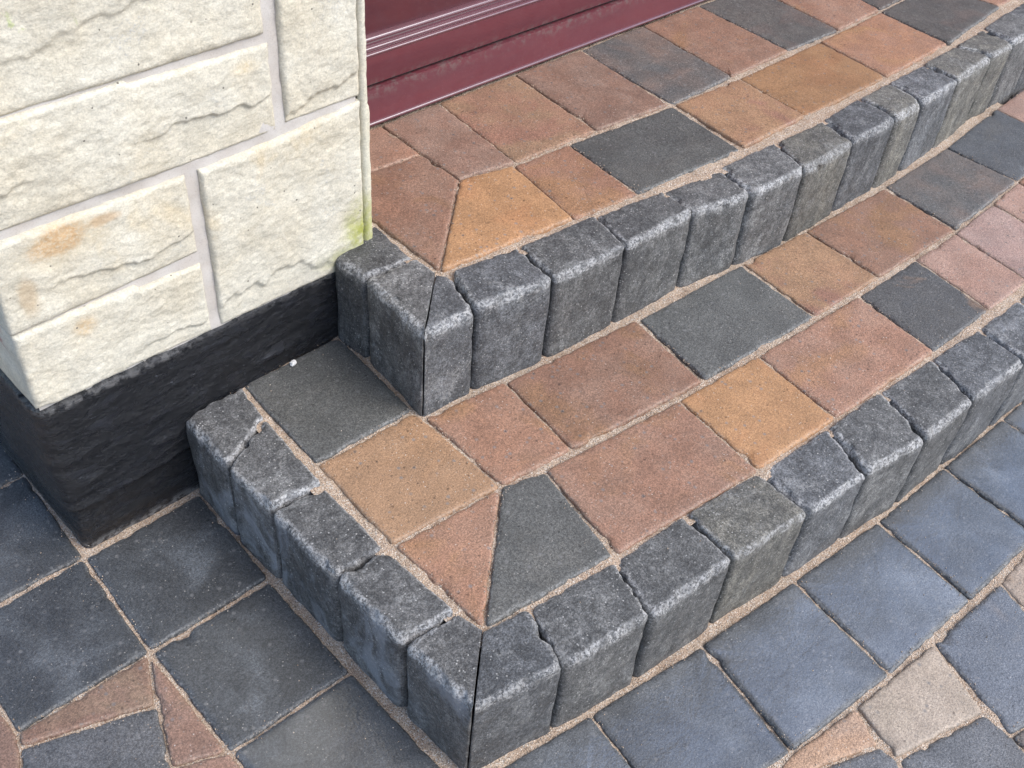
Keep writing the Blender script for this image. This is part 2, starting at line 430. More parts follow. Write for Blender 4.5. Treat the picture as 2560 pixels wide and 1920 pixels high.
K_EDGE = (0.27, 0.265, 0.25)
SAND_EDGE = (0.40, 0.30, 0.22)
ED = dict(edge=SAND_EDGE, edge_amt=.5, gr=.75)
KE = dict(edge=K_EDGE, edge_amt=.6, speck=.55)
MAT = {
 'R1': paver_material('red_brown_paver', (0.2303, 0.1153, 0.0689), (0.2401, 0.1338, 0.0861), (0.2401, 0.1215, 0.0574), **ED),
 'R2': paver_material('dusky_red_paver', (0.2107, 0.1153, 0.0747), (0.2205, 0.1338, 0.0938), (0.1862, 0.1009, 0.0670), **ED),
 'R3': paver_material('warm_red_paver', (0.2401, 0.1185, 0.0670), (0.2352, 0.1256, 0.0765), (0.2548, 0.1288, 0.0574), **ED),
 'R4': paver_material('dull_red_paver', (0.1960, 0.1075, 0.0705), (0.2107, 0.1245, 0.0873), (0.2352, 0.1493, 0.0928), **ED),
 'T1': paver_material('tan_red_paver', (0.2450, 0.1425, 0.0780), (0.2550, 0.1311, 0.0780), (0.2400, 0.1159, 0.0720), **ED),
 'TR': paver_material('tan_paver', (0.3009, 0.1596, 0.0808), (0.3060, 0.1691, 0.0836), (0.2601, 0.1235, 0.0760), **ED),
 'O1': paver_material('orange_paver', (0.285, 0.138, 0.070), (0.265, 0.135, 0.078), (0.300, 0.155, 0.066), **ED),
 'O2': paver_material('pale_orange_paver', (0.330, 0.195, 0.112), (0.320, 0.190, 0.114), (0.300, 0.195, 0.130), **ED),
 'Y1': paver_material('yellow_paver', (0.2984, 0.1538, 0.0630), (0.2857, 0.1460, 0.0599), (0.2941, 0.1397, 0.0553), edge=SAND_EDGE, edge_amt=.5, gr=.55),
 'Y2': paver_material('dark_yellow_paver', (0.2672, 0.1520, 0.0779), (0.2570, 0.1444, 0.0731), (0.2805, 0.1520, 0.0722), edge=SAND_EDGE, edge_amt=.5, gr=.55),
 'P1': paver_material('pink_red_paver', (0.2650, 0.1566, 0.1140), (0.2750, 0.1669, 0.1216), (0.2450, 0.1360, 0.0950), **ED),
 'P2': paver_material('pale_pink_paver', (0.290, 0.192, 0.156), (0.285, 0.178, 0.142), (0.265, 0.165, 0.134), **ED),
 'B1': paver_material('beige_paver', (0.345, 0.272, 0.205), (0.330, 0.258, 0.192), (0.355, 0.280, 0.205), edge=SAND_EDGE, edge_amt=.4, gr=.6),
 'B2': paver_material('sandy_beige_paver', (0.340, 0.255, 0.185), (0.320, 0.245, 0.185), (0.340, 0.235, 0.155), edge=SAND_EDGE, edge_amt=.4, gr=.6),
 'K1': paver_material('charcoal_paver', (0.0759, 0.0701, 0.0630), (0.0851, 0.0757, 0.0662), (0.0989, 0.0768, 0.0651), **KE),
 'K2': paver_material('graphite_paver', (0.0732, 0.0720, 0.0660), (0.0805, 0.0792, 0.0726), (0.0903, 0.0864, 0.0770), **KE),
 'K3': paver_material('blue_charcoal_paver', (0.0673, 0.0696, 0.0736), (0.0755, 0.0774, 0.0800), (0.0836, 0.0813, 0.0791), **KE),
 'KR': paver_material('charcoal_red_paver', (0.080, 0.076, 0.071), (0.098, 0.083, 0.072), (0.140, 0.096, 0.074), cfac=(0.40, 0.72), **KE),
 'KT': paver_material('charcoal_tan_paver', (0.072, 0.070, 0.069), (0.082, 0.078, 0.074), (0.160, 0.102, 0.066), cfac=(0.56, 0.66), **KE),
 'K4': paver_material('slate_paver', (0.0425, 0.0440, 0.0452), (0.0541, 0.0562, 0.0574), (0.0966, 0.1031, 0.1086), rough=(0.40, 0.62), cfac=(0.46, 0.76), edge=K_EDGE, edge_amt=.5, speck=.6, gr=.9, coat=.35),
 'K5': paver_material('blue_slate_paver', (0.0529, 0.0554, 0.0581), (0.0677, 0.0708, 0.0732), (0.1185, 0.1252, 0.1314), rough=(0.38, 0.58), cfac=(0.46, 0.78), edge=K_EDGE, edge_amt=.5, speck=.5, gr=.85, spec=.5, coat=1.0),
 'K6': paver_material('grey_slate_paver', (0.0851, 0.0851, 0.0862), (0.0943, 0.0920, 0.0920), (0.1127, 0.1127, 0.1150), rough=(0.45, 0.62), coat=.3, **KE),
 'K7': paver_material('blue_grey_tan_paver', (0.0897, 0.0954, 0.1069), (0.1012, 0.1069, 0.1162), (0.1955, 0.1587, 0.1265), rough=(0.40, 0.58), cfac=(0.56, 0.70), coat=.6, **KE),
}

def kerb_material(name, a, b, c, bloom=False):
    m = MB(name)
    col = m.mix(m.ramp(m.noise(11, 4, 0.6), 0.36, 0.64), a, b)
    streak = m.noise(26, 5, 0.66, m.scalevec((1.0, 1.0, 0.35)), 0.4)
    col = m.mix(m.ramp(streak, 0.44, 0.70, 0.0, 0.85), col, c)
    col = m.grainy(col, 40, 0.84, 1.20, 4)
    col = m.grainy(col, 130, 0.80, 1.26, 4)
    col = m.grainy(col, 400, 0.64, 1.40, 2)
    col = m.grainy(col, 880, 0.76, 1.28, 1)
    if bloom:
        bl = m.math('MULTIPLY', m.ramp(m.noise(13, 5, 0.66, m.scalevec((1, 1, 0.7)), 0.7), 0.48, 0.62), m.ramp(m.noise(3.1, 2), 0.40, 0.56))
        o = m.t.nodes.new('ShaderNodeSeparateXYZ'); m.l(m.geo.outputs['True Normal'], o.inputs[0])
        bl = m.math('MULTIPLY', bl, m.ramp(o.outputs[0], -0.8, -0.5, 1.0, 0.0))
        col = m.mix(m.math('MULTIPLY', bl, 0.6), col, (0.25, 0.26, 0.28))
    cell = m.voro(290); cid = m.voro(290, None, 'Color')
    sep = m.t.nodes.new('ShaderNodeSeparateColor'); m.l(cid, sep.inputs[0])
    grit = m.math('MULTIPLY', m.ramp(cell, 0.15, 0.40, 1.0, 0.0), m.ramp(sep.outputs[0], 0.84, 0.95))
    col = m.mix(m.math('MULTIPLY', grit, 0.85), col, (0.42, 0.405, 0.38))
    sc = m.math('MULTIPLY', m.ramp(m.noise(17, 5, 0.7, None, 0.6), 0.53, 0.66), m.ramp(m.noise(240, 4, 0.8), 0.42, 0.60))
    col = m.mix(m.math('MULTIPLY', sc, 0.55), col, (0.33, 0.325, 0.31))
    w = m.attr('wear')
    en = m.math('MULTIPLY', m.ramp(w, 0.05, 0.6), m.ramp(m.noise(260, 4, 0.8), 0.42, 0.58))
    en = m.math('MULTIPLY', en, m.ramp(m.noise(48, 4, 0.7), 0.34, 0.58, 0.25, 1.0))
    col = m.mix(m.math('MULTIPLY', en, 0.9), col, (0.43, 0.42, 0.405))
    col = m.mix(m.math('MULTIPLY', m.ramp(w, 0.2, 1.0), 0.14), col, (0.22, 0.22, 0.22))
    tone = m.t.nodes.new('ShaderNodeMapRange'); m.l(m.info.outputs['Random'], tone.inputs[0]); tone.inputs[3].default_value = 0.82; tone.inputs[4].default_value = 1.2
    hsv = m.t.nodes.new('ShaderNodeHueSaturation'); m.l(col, hsv.inputs['Color']); m.l(tone.outputs[0], hsv.inputs['Value'])
    n1 = m.bump(m.noise(120, 6, 0.75), 0.8, 0.003)
    n2 = m.bump(m.noise(420, 4, 0.75), 0.9, 0.0018, n1)
    return m.done(hsv.outputs[0], m.ramp(m.noise(45, 3), 0.3, 0.7, 0.50, 0.75), n2, 0.45)

KERB = [kerb_material('charcoal_kerb', (0.0688, 0.0679, 0.0662), (0.0843, 0.0826, 0.0791), (0.1290, 0.1256, 0.1187)),
        kerb_material('blue_grey_kerb', (0.0688, 0.0697, 0.0714), (0.0826, 0.0834, 0.0851), (0.1333, 0.1350, 0.1376)),
        kerb_material('buff_grey_kerb', (0.0989, 0.0937, 0.0826), (0.1118, 0.1058, 0.0912), (0.1634, 0.1514, 0.1247)),
        kerb_material('bloomed_charcoal_kerb', (0.0654, 0.0636, 0.0619), (0.0791, 0.0765, 0.0731), (0.1204, 0.1161, 0.1101), True)]

def sand_material():
    m = MB('joint_sand')
    col = m.mix(m.ramp(m.noise(25, 4), 0.35, 0.65), (0.50, 0.375, 0.275), (0.57, 0.45, 0.34))
    col = m.mix(m.ramp(m.noise(600, 3, 0.7), 0.38, 0.62), m.mix(1.0, col, (0.55, 0.5, 0.46), 'MULTIPLY'), col)
    cid = m.voro(650, None, 'Color'); sep = m.t.nodes.new('ShaderNodeSeparateColor'); m.l(cid, sep.inputs[0])
    col = m.mix(m.ramp(sep.outputs[0], 0.80, 0.9, 0, 0.8), col, (0.60, 0.54, 0.46))
    col = m.mix(m.ramp(sep.outputs[1], 0.86, 0.94, 0, 0.6), col, (0.10, 0.085, 0.075))
    n = m.bump(m.voro(600), 0.9, 0.0016)
    n = m.bump(m.noise(180, 5, 0.7), 0.8, 0.003, n)
    return m.done(col, 0.92, n, 0.2)
SAND = sand_material()

# ------------------------------------------------------------------ ground
ground_mat = MB('far_paving')
bt = ground_mat.t.nodes.new('ShaderNodeTexBrick'); ground_mat.l(ground_mat.pos, bt.inputs['Vector'])
bt.inputs['Scale'].default_value = 1.0; bt.inputs['Brick Width'].default_value = 0.18; bt.inputs['Row Height'].default_value = 0.17
bt.inputs['Mortar Size'].default_value = 0.004
bt.inputs['Color1'].default_value = (0.055, 0.059, 0.068, 1); bt.inputs['Color2'].default_value = (0.16, 0.10, 0.08, 1); bt.inputs['Mortar'].default_value = (0.38, 0.29, 0.21, 1)
gm = ground_mat.done(bt.outputs['Color'], 0.6)
gme = mesh_from('ground', [(-60, -60, -0.03), (60, -60, -0.03), (60, 60, -0.03), (-60, 60, -0.03)], [(0, 1, 2, 3)], None, False)
g = link('ground', gme, gm); g['kind'] = 'structure'

def sand_sheet(name, x0, x1, y0, y1, res, z, keep, parent=None):
    nx = int((x1 - x0) / res); ny = int((y1 - y0) / res)
    V = []; idx = {}; F = []
    ok = [[keep(x0 + (i + .5) * res, y0 + (j + .5) * res) for j in range(ny)] for i in range(nx)]
    def vid(i, j):
        k = (i, j)
        if k not in idx:
            x = x0 + i * res; y = y0 + j * res
            zz = z - 0.0042 + 0.0030 * nz(x * 12, y * 12, 3.1) + 0.0036 * nz(x * 48, y * 48, 7.7) + 0.0006 * nz(x * 190, y * 190)
            idx[k] = len(V); V.append((x, y, min(zz, z - 0.0030)))
        return idx[k]
    for i in range(nx):
        for j in range(ny):
            if ok[i][j]: F.append((vid(i, j), vid(i + 1, j), vid(i + 1, j + 1), vid(i, j + 1)))
    return link(name, mesh_from(name, V, F), SAND, parent)

paving = sand_sheet('paving', -0.6, 1.75, -1.3, 0.55, 0.006, 0.0, lambda x, y: not (x > 0.3 and y > -0.4))
paving['kind'] = 'structure'

PAV_PROF = [(0.0, 0.0042), (0.0006, 0.0022), (0.0016, 0.0010), (0.0030, 0.0004), (0.0052, 0.0)]
def lay_pavers(data, z, parent, thick, gap, rough=0.0008, chip=0.0014):
    for i, (kind, poly) in enumerate(data):
        random.seed(int(abs(poly[0][0] * 7919 + poly[0][1] * 104729) * 100) & 0xffff)
        n = len(poly)
        dz = random.uniform(-0.0010, 0.0016)
        me, org = make_block('paver', list(poly), [gap] * n, [1.0] * n, z - thick, z + dz, PAV_PROF, 0.0055, 0.0038,
                             [z - thick, z - 0.012, z - 0.0065], rough, chip,
                             (random.uniform(-.008, .008), random.uniform(-.008, .008)), 0.0005, 0.0006, 2)
        link('paver', me, MAT[kind], parent, org)

lay_pavers(GROUND_PAVERS, 0.0, paving, 0.028, 0.0006)

# ------------------------------------------------------------------ steps
lower = empty('lower_step', (0.16, -0.6, 0), 'lower bow-fronted entrance step edged with charcoal kerb blocks, nearest the camera', 'step')
upper = empty('upper_step', (0.42, -0.22, RISE), 'upper entrance step under the dark red door, edged with charcoal kerb blocks', 'step')
bpy.context.view_layer.update()

def reparent(o, p): o.parent = p; o.matrix_parent_inverse = p.matrix_world.inverted()

KERB_PROF = [(0.0002, 0.0072), (0.0009, 0.0046), (0.0021, 0.0027), (0.0039, 0.0013), (0.0062, 0.0005), (0.0090, 0.0)]
def kerb(parent, j0, j1, z0, z1, cut0, cut1, mat, seed, bgap):
    random.seed(seed)
    b0, f0 = j0; b1, f1 = j1
    poly = [f0, f1, b1, b0]                        # edges: front, end joint, back, start joint
    gaps = [0.0, 0.0009 if cut1 else 0.0007, bgap, 0.0009 if cut0 else 0.0007]
    sw = random.uniform(0.75, 1.0)
    wts = [random.uniform(0.8, 1.35), 0.10 if cut1 else sw, 0.55, 0.10 if cut0 else sw]
    if area(poly) < 0:
        poly = [b0, b1, f1, f0]; gaps = [gaps[2], gaps[1], gaps[0], gaps[3]]; wts = [wts[2], wts[1], wts[0], wts[3]]
    zs = [z0 + (z1 - 0.0115 - z0) * k / 13 for k in range(14)]
    me, org = make_block('kerb_block', poly, gaps, wts, z0, z1 + random.uniform(-0.0025, 0.003), KERB_PROF, 0.0125, 0.0034, zs, 0.0019, 0.0036,
                         (random.uniform(-.035, .035), random.uniform(-.035, .035)), 0.0008, 0.0030, 10)
    o = link('kerb_block', me, mat, None, org)
    reparent(o, parent)

def extend(j, n, w):
    """carry the arc of kerb joints on beyond the edge of the picture"""
    j = list(j)
    for _ in range(n):
        (b0, f0), (b1, f1) = j[-2], j[-1]
        a0 = Vector(j[-4][1]); a1 = Vector(f1); t = (a1 - a0).normalized()
        j.append(((b1[0] + t.x * w, b1[1] + t.y * w + 0.004), (f1[0] + t.x * w, f1[1] + t.y * w + 0.004)))
    return j
UF = extend(UPPER_FRONT_JOINTS, 4, 0.125); LF = extend(LOWER_FRONT_JOINTS, 5, 0.128)
def run(parent, J, z0, z1, cs, ce, mats, seed, bgap):
    for i in range(len(J) - 1):
        kerb(parent, J[i], J[i + 1], z0, z1, cs and i == 0, ce and i == len(J) - 2, KERB[mats[i % len(mats)]], seed + i, bgap)
run(lower, LOWER_SIDE_JOINTS, -0.03, RISE, False, True, [3, 3, 3, 3, 3], 100, -0.0055)
run(lower, LF, -0.03, RISE, True, False, [1, 0, 0, 2, 1, 0, 0, 1, 1, 0], 120, -0.003)
run(upper, UPPER_SIDE_JOINTS, RISE - 0.03, 2 * RISE, False, True, [3, 3], 150, -0.0015)
run(upper, UF, RISE - 0.03, 2 * RISE, True, False, [1, 1, 0, 0, 0, 0, 2, 1, 2, 1, 2, 2, 0], 170, -0.0025)

def centre_line(side, front, back_y):
    p = [tuple((Vector(b) * 0.86 + Vector(f) * 0.14)) for b, f in side] + [tuple((Vector(b) * 0.86 + Vector(f) * 0.14)) for b, f in front[1:]]
    return p + [(p[-1][0], back_y), (p[0][0], back_y)]
LP = centre_line(LOWER_SIDE_JOINTS, LF, 0.004); UP = centre_line(UPPER_SIDE_JOINTS, UF, 0.30)
ls = sand_sheet('joint_sand', 0.15, 2.0, -0.72, 0.02, 0.005, RISE, lambda x, y: inside((x, y), LP) and not (x > 0.55 and y > -0.18))
us = sand_sheet('joint_sand', 0.42, 2.4, -0.30, 0.30, 0.005, 2 * RISE, lambda x, y: inside((x, y), UP) and not (x < 0.48 and y > 0.01))
for o, p in ((ls, lower), (us, upper)): reparent(o, p); o['kind'] = 'stuff'

def pav_to(parent, data, z, thick, gap):
    n0 = set(bpy.data.objects)
    lay_pavers(data, z, None, thick, gap)
    for o in set(bpy.data.objects) - n0: reparent(o, parent)
pav_to(lower, LOWER_PAVERS, RISE, 0.04, 0.0007)
pav_to(upper, UPPER_PAVERS, 2 * RISE, 0.04, 0.0005)

# loose grains of jointing sand swept against the joints
def loose_grit(name, data, z, n, parent, seed):
    random.seed(seed); V = []; F = []
    edges = [(Vector(p[i]), Vector(p[(i + 1) % len(p)])) for _, p in data for i in range(len(p))]
    wsum = [(b - a).length for a, b in edges]
    for a, b in random.choices(edges, wsum, k=n):
        p = a.lerp(b, random.random()); t = (b - a).normalized()
        d = random.gauss(0, 0.0055) if random.random() < 0.85 else random.gauss(0, 0.03)
        p = p + Vector((-t.y, t.x)) * d
        r = random.uniform(0.0004, 0.0012); i = len(V)
        ax = Vector((random.gauss(0, 1), random.gauss(0, 1), random.gauss(0, 1))).normalized(); bx = ax.orthogonal().normalized(); cxx = ax.cross(bx)
        c = Vector((p.x, p.y, z + r * 0.55))
        for v in (ax, -ax, bx, -bx, cxx, -cxx): V.append(tuple(c + v * r * random.uniform(.7, 1.2)))
        F += [tuple(i + k for k in f) for f in ((0, 2, 4), (2, 1, 4), (1, 3, 4), (3, 0, 4), (2, 0, 5), (1, 2, 5), (3, 1, 5), (0, 3, 5))]
    o = link(name, mesh_from(name, V, F, None, False), SAND)
    reparent(o, parent); o['kind'] = 'stuff'
loose_grit('loose_grit', GROUND_PAVERS, 0.0, 2600, paving, 11)
loose_grit('loose_grit', LOWER_PAVERS, RISE, 2600, lower, 12)
loose_grit('loose_grit', UPPER_PAVERS[:-2], 2 * RISE, 2000, upper, 13)

# ------------------------------------------------------------------ stone pier of the house
def stone_material():
    m = MB('cream_stone')
    col = m.mix(m.ramp(m.noise(9, 5, 0.6), 0.35, 0.65), (0.515, 0.465, 0.362), (0.54, 0.505, 0.417))
    lich = m.ramp(m.noise(13, 6, 0.68, None, 0.4), 0.57, 0.68)
    sp = m.ramp(m.noise(330, 4, 0.7), 0.50, 0.60)
    col = m.mix(m.math('MULTIPLY', lich, m.math('ADD', m.math('MULTIPLY', sp, 0.50), 0.05)), col, (0.36, 0.37, 0.37))
    col = m.mix(m.ramp(m.noise(6, 4, 0.6, None, 0.8), 0.60, 0.74, 0, 0.55), col, (0.56, 0.44, 0.26))
    col = m.mix(m.ramp(m.noise(420, 3, 0.7), 0.54, 0.72, 0, 0.3), col, m.mix(1.0, col, (0.62, 0.58, 0.52), 'MULTIPLY'))
    col = m.mix(m.ramp(m.noise(60, 5, 0.7), 0.52, 0.75, 0, 0.18), col, m.mix(1.0, col, (0.72, 0.68, 0.60), 'MULTIPLY'))
    col = m.grainy(col, 30, 0.93, 1.06, 5)
    col = m.grainy(col, 150, 0.92, 1.06, 4, vec=m.scalevec((1, 1, 1.8)))
    col = m.grainy(col, 420, 0.87, 1.07, 2)
    warp = m.noise(34, 7, 0.72, None, 0.5); sg = m.ramp(m.noise(260, 4, 0.7), 0.34, 0.60, 0.35, 1.0)
    col = m.mix(m.math('MULTIPLY', m.math('MULTIPLY', sg, m.blob(0.080, 0.476, 0.066, 0.030, warp, 0.8)), 0.45), col, (0.57, 0.46, 0.29))
    col = m.mix(m.math('MULTIPLY', m.math('MULTIPLY', sg, m.blob(0.073, 0.478, 0.034, 0.020, m.noise(22, 4, 0.6), 0.45)), 0.72), col, (0.46, 0.265, 0.11))
    col = m.mix(m.math('MULTIPLY', m.blob(0.125, 0.484, 0.022, 0.008, warp, 0.5), 0.5), col, (0.46, 0.28, 0.13))
    col = m.mix(m.math('MULTIPLY', m.math('MULTIPLY', sg, m.blob(0.076, 0.358, 0.016, 0.014, warp, 0.7)), 0.5), col, (0.48, 0.30, 0.12))
    col = m.mix(m.math('MULTIPLY', m.blob(0.027, 0.425, 0.012, 0.028, warp, 0.6), 0.45), col, (0.38, 0.25, 0.12))
    col = m.mix(m.math('MULTIPLY', m.math('MULTIPLY', sg, m.blob(0.322, 0.602, 0.018, 0.010, warp, 0.8)), 0.35), col, (0.56, 0.40, 0.18))
    mossn = m.noise(70, 5, 0.7)
    moss = m.math('MAXIMUM', m.blob(0.480, 0.312, 0.038, 0.052, warp, 1.0), m.math('MULTIPLY', m.blob(0.46, 0.283, 0.055, 0.022, warp, 0.9), 0.6))
    col = m.mix(m.math('MULTIPLY', moss, m.ramp(mossn, 0.28, 0.58, 0.30, 0.95)), col, (0.30, 0.31, 0.055))
    col = m.mix(m.math('MULTIPLY', m.blob(0.495, 0.40, 0.02, 0.13, warp, 0.9), 0.14), col, (0.42, 0.44, 0.24))
    ms = m.math('MULTIPLY', m.ramp(m.noise(30, 4, 0.6, None, 0.5), 0.66, 0.74), m.ramp(m.xyz()[2], 0.60, 0.66))
    col = m.mix(m.math('MULTIPLY', ms, 0.6), col, (0.36, 0.42, 0.16))
    o = m.xyz()
    red = m.math('MULTIPLY', m.ramp(o[0], 0.0005, 0.002, 1.0, 0.0), m.math('MULTIPLY', m.ramp(o[1], 0.022, 0.034), m.ramp(o[1], 0.075, 0.055)))
    red = m.math('MULTIPLY', red, m.math('MULTIPLY', m.ramp(o[2], 0.325, 0.345), m.ramp(m.noise(40, 5, 0.7), 0.42, 0.58)))
    col = m.mix(m.math('MULTIPLY', red, 0.7), col, (0.36, 0.16, 0.14))
    cid = m.voro(120, None, 'Color'); cd = m.voro(120); sep = m.t.nodes.new('ShaderNodeSeparateColor'); m.l(cid, sep.inputs[0])
    col = m.mix(m.math('MULTIPLY', m.ramp(cd, 0.10, 0.2, 1, 0), m.ramp(sep.outputs[0], 0.94, 0.97)), col, (0.13, 0.12, 0.10))
    n = m.bump(m.noise(85, 8, 0.75, m.scalevec((1, 1, 1.5))), 0.35, 0.004)
    n = m.bump(m.noise(330, 4, 0.7), 0.55, 0.0018, n)
    return m.done(col, 0.9, n, 0.25)
STONE = stone_material()

def mortar_material():
    m = MB('grey_mortar')
    col = m.mix(m.ramp(m.noise(20, 4), 0.35, 0.65), (0.415, 0.375, 0.335), (0.46, 0.43, 0.395))
    col = m.mix(m.ramp(m.noise(500, 3, 0.7), 0.5, 0.7, 0, .4), col, m.mix(1.0, col, (0.6, 0.58, 0.55), 'MULTIPLY'))
    return m.done(col, 0.9, m.bump(m.noise(260, 5, 0.7), 0.4, 0.0015), 0.2)
MORTAR = mortar_material()

wall = empty('house_wall', (0.0, 0.0, 0.0), 'cream rough-faced stone corner of the house on a black painted base', 'wall')

def stone(x0, x1, zb, zt, seed, scarp=0.3, depth=0.012, res=0.0024, thick=0.10, name='stone'):
    """rock-faced stone; zb, zt: functions of x giving its lower and upper edge"""
    random.seed(seed); sd = seed * 3.7
    nx = max(6, int((x1 - x0) / res)); nzz = max(6, int((zt((x0 + x1) / 2) - zb((x0 + x1) / 2)) / res))
    V = []; F = []
    for j in range(nzz + 1):
        v = j / nzz
        for i in range(nx + 1):
            u = i / nx
            x = x0 + (x1 - x0) * u
            x += 0.0016 * nz(0.3 + sd, (zb(x) + v * 0.1) * 45) * (1 - 2 * abs(u - .5) if False else (1 if u < .02 or u > .98 else 0.3))
            a, b = zb(x), zt(x)
            z = a + (b - a) * v
            if j in (0, nzz): z += 0.0014 * nz(x * 40, sd, j * 5.0)
            ex = min(x - x0, x1 - x); ez = min(z - a, b - z)
            e = max(0.0, min(ex, ez) + 0.0015 * nz(x * 70, z * 70, sd))
            edge = min(1.0, e / (0.0034 + 0.0024 * nz(x * 12, z * 12, sd + 3))) ** 0.6
            f1 = fbm(x * 8 + sd, z * 13, sd, 4); f2 = fbm(x * 42, z * 60 + sd, 2.0, 4)
            hgt = depth * edge * (0.66 + 0.30 * f1) + (0.0006 * f2 + 0.0005 * nz(x * 150, z * 210, sd)) * min(1, 0.25 + e / 0.006) + 0.0005 * nz(x * 310, z * 340, sd)
            t = 2.2 * fbm(x * 10 + sd, z * 20, sd + 5, 4) + 0.8 * nz(x * 90, z * 120, sd)
            fl = math.floor(t); fr = t - fl
            hgt += 0.0007 * (fl + min(1.0, fr / 0.14)) * min(1, e / 0.008) - 0.0004
            # broken ledge running along the lower part of the stone
            line = scarp + 0.20 * nz(x * 7 + sd, 1.3) + 0.09 * nz(x * 30 + sd, 4.2) + 0.03 * nz(x * 110 + sd, 2.2)
            s = max(0.0, min(1.0, 0.5 + (v - line) / 0.03))
            hgt -= (1 - s) * depth * 0.72 * edge * max(0.0, min(1.0, 0.6 + 1.6 * nz(x * 6 + sd, 9.0)))
            # second, finer cleavage line
            line = scarp + 0.32 + 0.25 * nz(x * 6 + sd, 21.3) + 0.08 * nz(x * 34 + sd, 14.2)
            s = max(0.0, min(1.0, 0.5 + (v - line) / 0.035))
            hgt -= (1 - s) * depth * 0.20 * edge * max(0.0, min(1.0, 2.2 * nz(x * 8 + sd, 29.0)))
            V.append((x, -max(hgt, -0.001), z))
    W = nx + 1
    for j in range(nzz):
        for i in range(nx): F.append((j * W + i, j * W + i + 1, (j + 1) * W + i + 1, (j + 1) * W + i))
    # returns into the wall
    rim = [i for i in range(nx + 1)] + [j * W + nx for j in range(1, nzz + 1)] + [nzz * W + i for i in range(nx - 1, -1, -1)] + [j * W for j in range(nzz - 1, 0, -1)]
    prev = rim
    for t in (0.004, 0.02, 0.045, thick):
        s0 = len(V); cur = []
        for k in rim:
            p = V[k]
            q = (p[0] + 0.0015 * nz(t * 60 + sd, p[2] * 60, p[0] * 60), t, p[2])
            V.append(q); cur.append(len(V) - 1)
        for k in range(len(rim)):
            n_ = (k + 1) % len(rim)
            F.append((prev[n_], prev[k], cur[k], cur[n_]))
        prev = cur
    F.append(tuple(prev))
    o = link(name, mesh_from(name, V, F, None, True, (x0, 0, zb(x0))), STONE, wall, (x0, 0, zb(x0)))
    return o

def pl(*pts):
    def f(x):
        if x <= pts[0][0]: return pts[0][1]
        for (a, b), (c, d) in zip(pts, pts[1:]):
            if x <= c: return b + (d - b) * (x - a) / (c - a)
        return pts[-1][1]
    return f
cst = lambda c: (lambda x: c)
stone(-0.003, 0.2315, pl((0, 0.2700), (0.232, 0.2625)), pl((0, 0.3815), (0.146, 0.3800), (0.150, 0.3735), (0.232, 0.3710)), 3, 0.20, 0.0075)
stone(-0.003, 0.2303, pl((0, 0.3835), (0.145, 0.3855), (0.149, 0.3860), (0.23, 0.3885)), pl((0, 0.5015), (0.23, 0.4970)), 5, 0.30, 0.0075)
stone(0.2475, 0.482, pl((0.247, 0.2640), (0.433, 0.2610), (0.482, 0.2600)), pl((0.247, 0.4960), (0.357, 0.4985), (0.482, 0.5075)), 8, 0.12, 0.0075)
stone(-0.003, 0.3560, pl((0, 0.5125), (0.243, 0.5095), (0.356, 0.5115)), pl((0, 0.6290), (0.181, 0.6280), (0.185, 0.6235), (0.356, 0.6200)), 11, 0.34, 0.0075)
stone(-0.003, 0.3525, pl((0, 0.6315), (0.182, 0.6315), (0.352, 0.6322)), cst(0.772), 14, 0.40, 0.0075)
stone(0.3710, 0.482, cst(0.5150), cst(0.735), 17, 0.10, 0.0075)
# courses above the picture
random.seed(5)
z = 0.784
stone(0.371, 0.482, cst(0.747), cst(0.772), 19, 0.1, 0.008, 0.006)
k = 30
while z < 2.5:
    hh = random.choice((0.115, 0.135, 0.16)); cutx = random.choice((0.17, 0.24, 0.31))
    stone(-0.003, cutx, cst(z), cst(z + hh), k, random.uniform(.15, .4), 0.014, 0.010)
    stone(cutx + 0.012, 0.482, cst(z), cst(z + hh), k + 1, random.uniform(.15, .4), 0.014, 0.010)
    z += hh + 0.012; k += 2

def boxm(name, a, b, mat, parent, bev=0.0, seg=2):
    x0, y0, z0 = a; x1, y1, z1 = b
    V = [(x0, y0, z0), (x1, y0, z0), (x1, y1, z0), (x0, y1, z0), (x0, y0, z1), (x1, y0, z1), (x1, y1, z1), (x0, y1, z1)]
    F = [(3, 2, 1, 0), (4, 5, 6, 7), (0, 1, 5, 4), (1, 2, 6, 5), (2, 3, 7, 6), (3, 0, 4, 7)]
    o = link(name, mesh_from(name, V, F, None, False), mat, parent)
    if bev:
        md = o.modifiers.new('bevel', 'BEVEL'); md.width = bev; md.segments = seg
        o.data.polygons.foreach_set('use_smooth', [True] * len(o.data.polygons))
    return o

# mortar bed behind the faces (flush pointing, slightly recessed)
def mortar_sheet():
    V = []; F = []; res = 0.005; nx = int(0.484 / res); nn = int((0.80 - 0.25) / res)
    for j in range(nn + 1):
        for i in range(nx + 1):
            x = 0.001 + i * res * 0.995; z = 0.25 + j * res
            V.append((x, 0.0018 + 0.0016 * nz(x * 30, z * 30) + 0.0009 * nz(x * 110, z * 110), z))
    W = nx + 1
    for j in range(nn):
        for i in range(nx): F.append((j * W + i, j * W + i + 1, (j + 1) * W + i + 1, (j + 1) * W + i))
    return link('mortar', mesh_from('mortar', V, F), MORTAR, wall)
mortar_sheet()
boxm('mortar', (0.004, 0.004, 0.80), (0.481, 0.11, 2.5), MORTAR, wall)
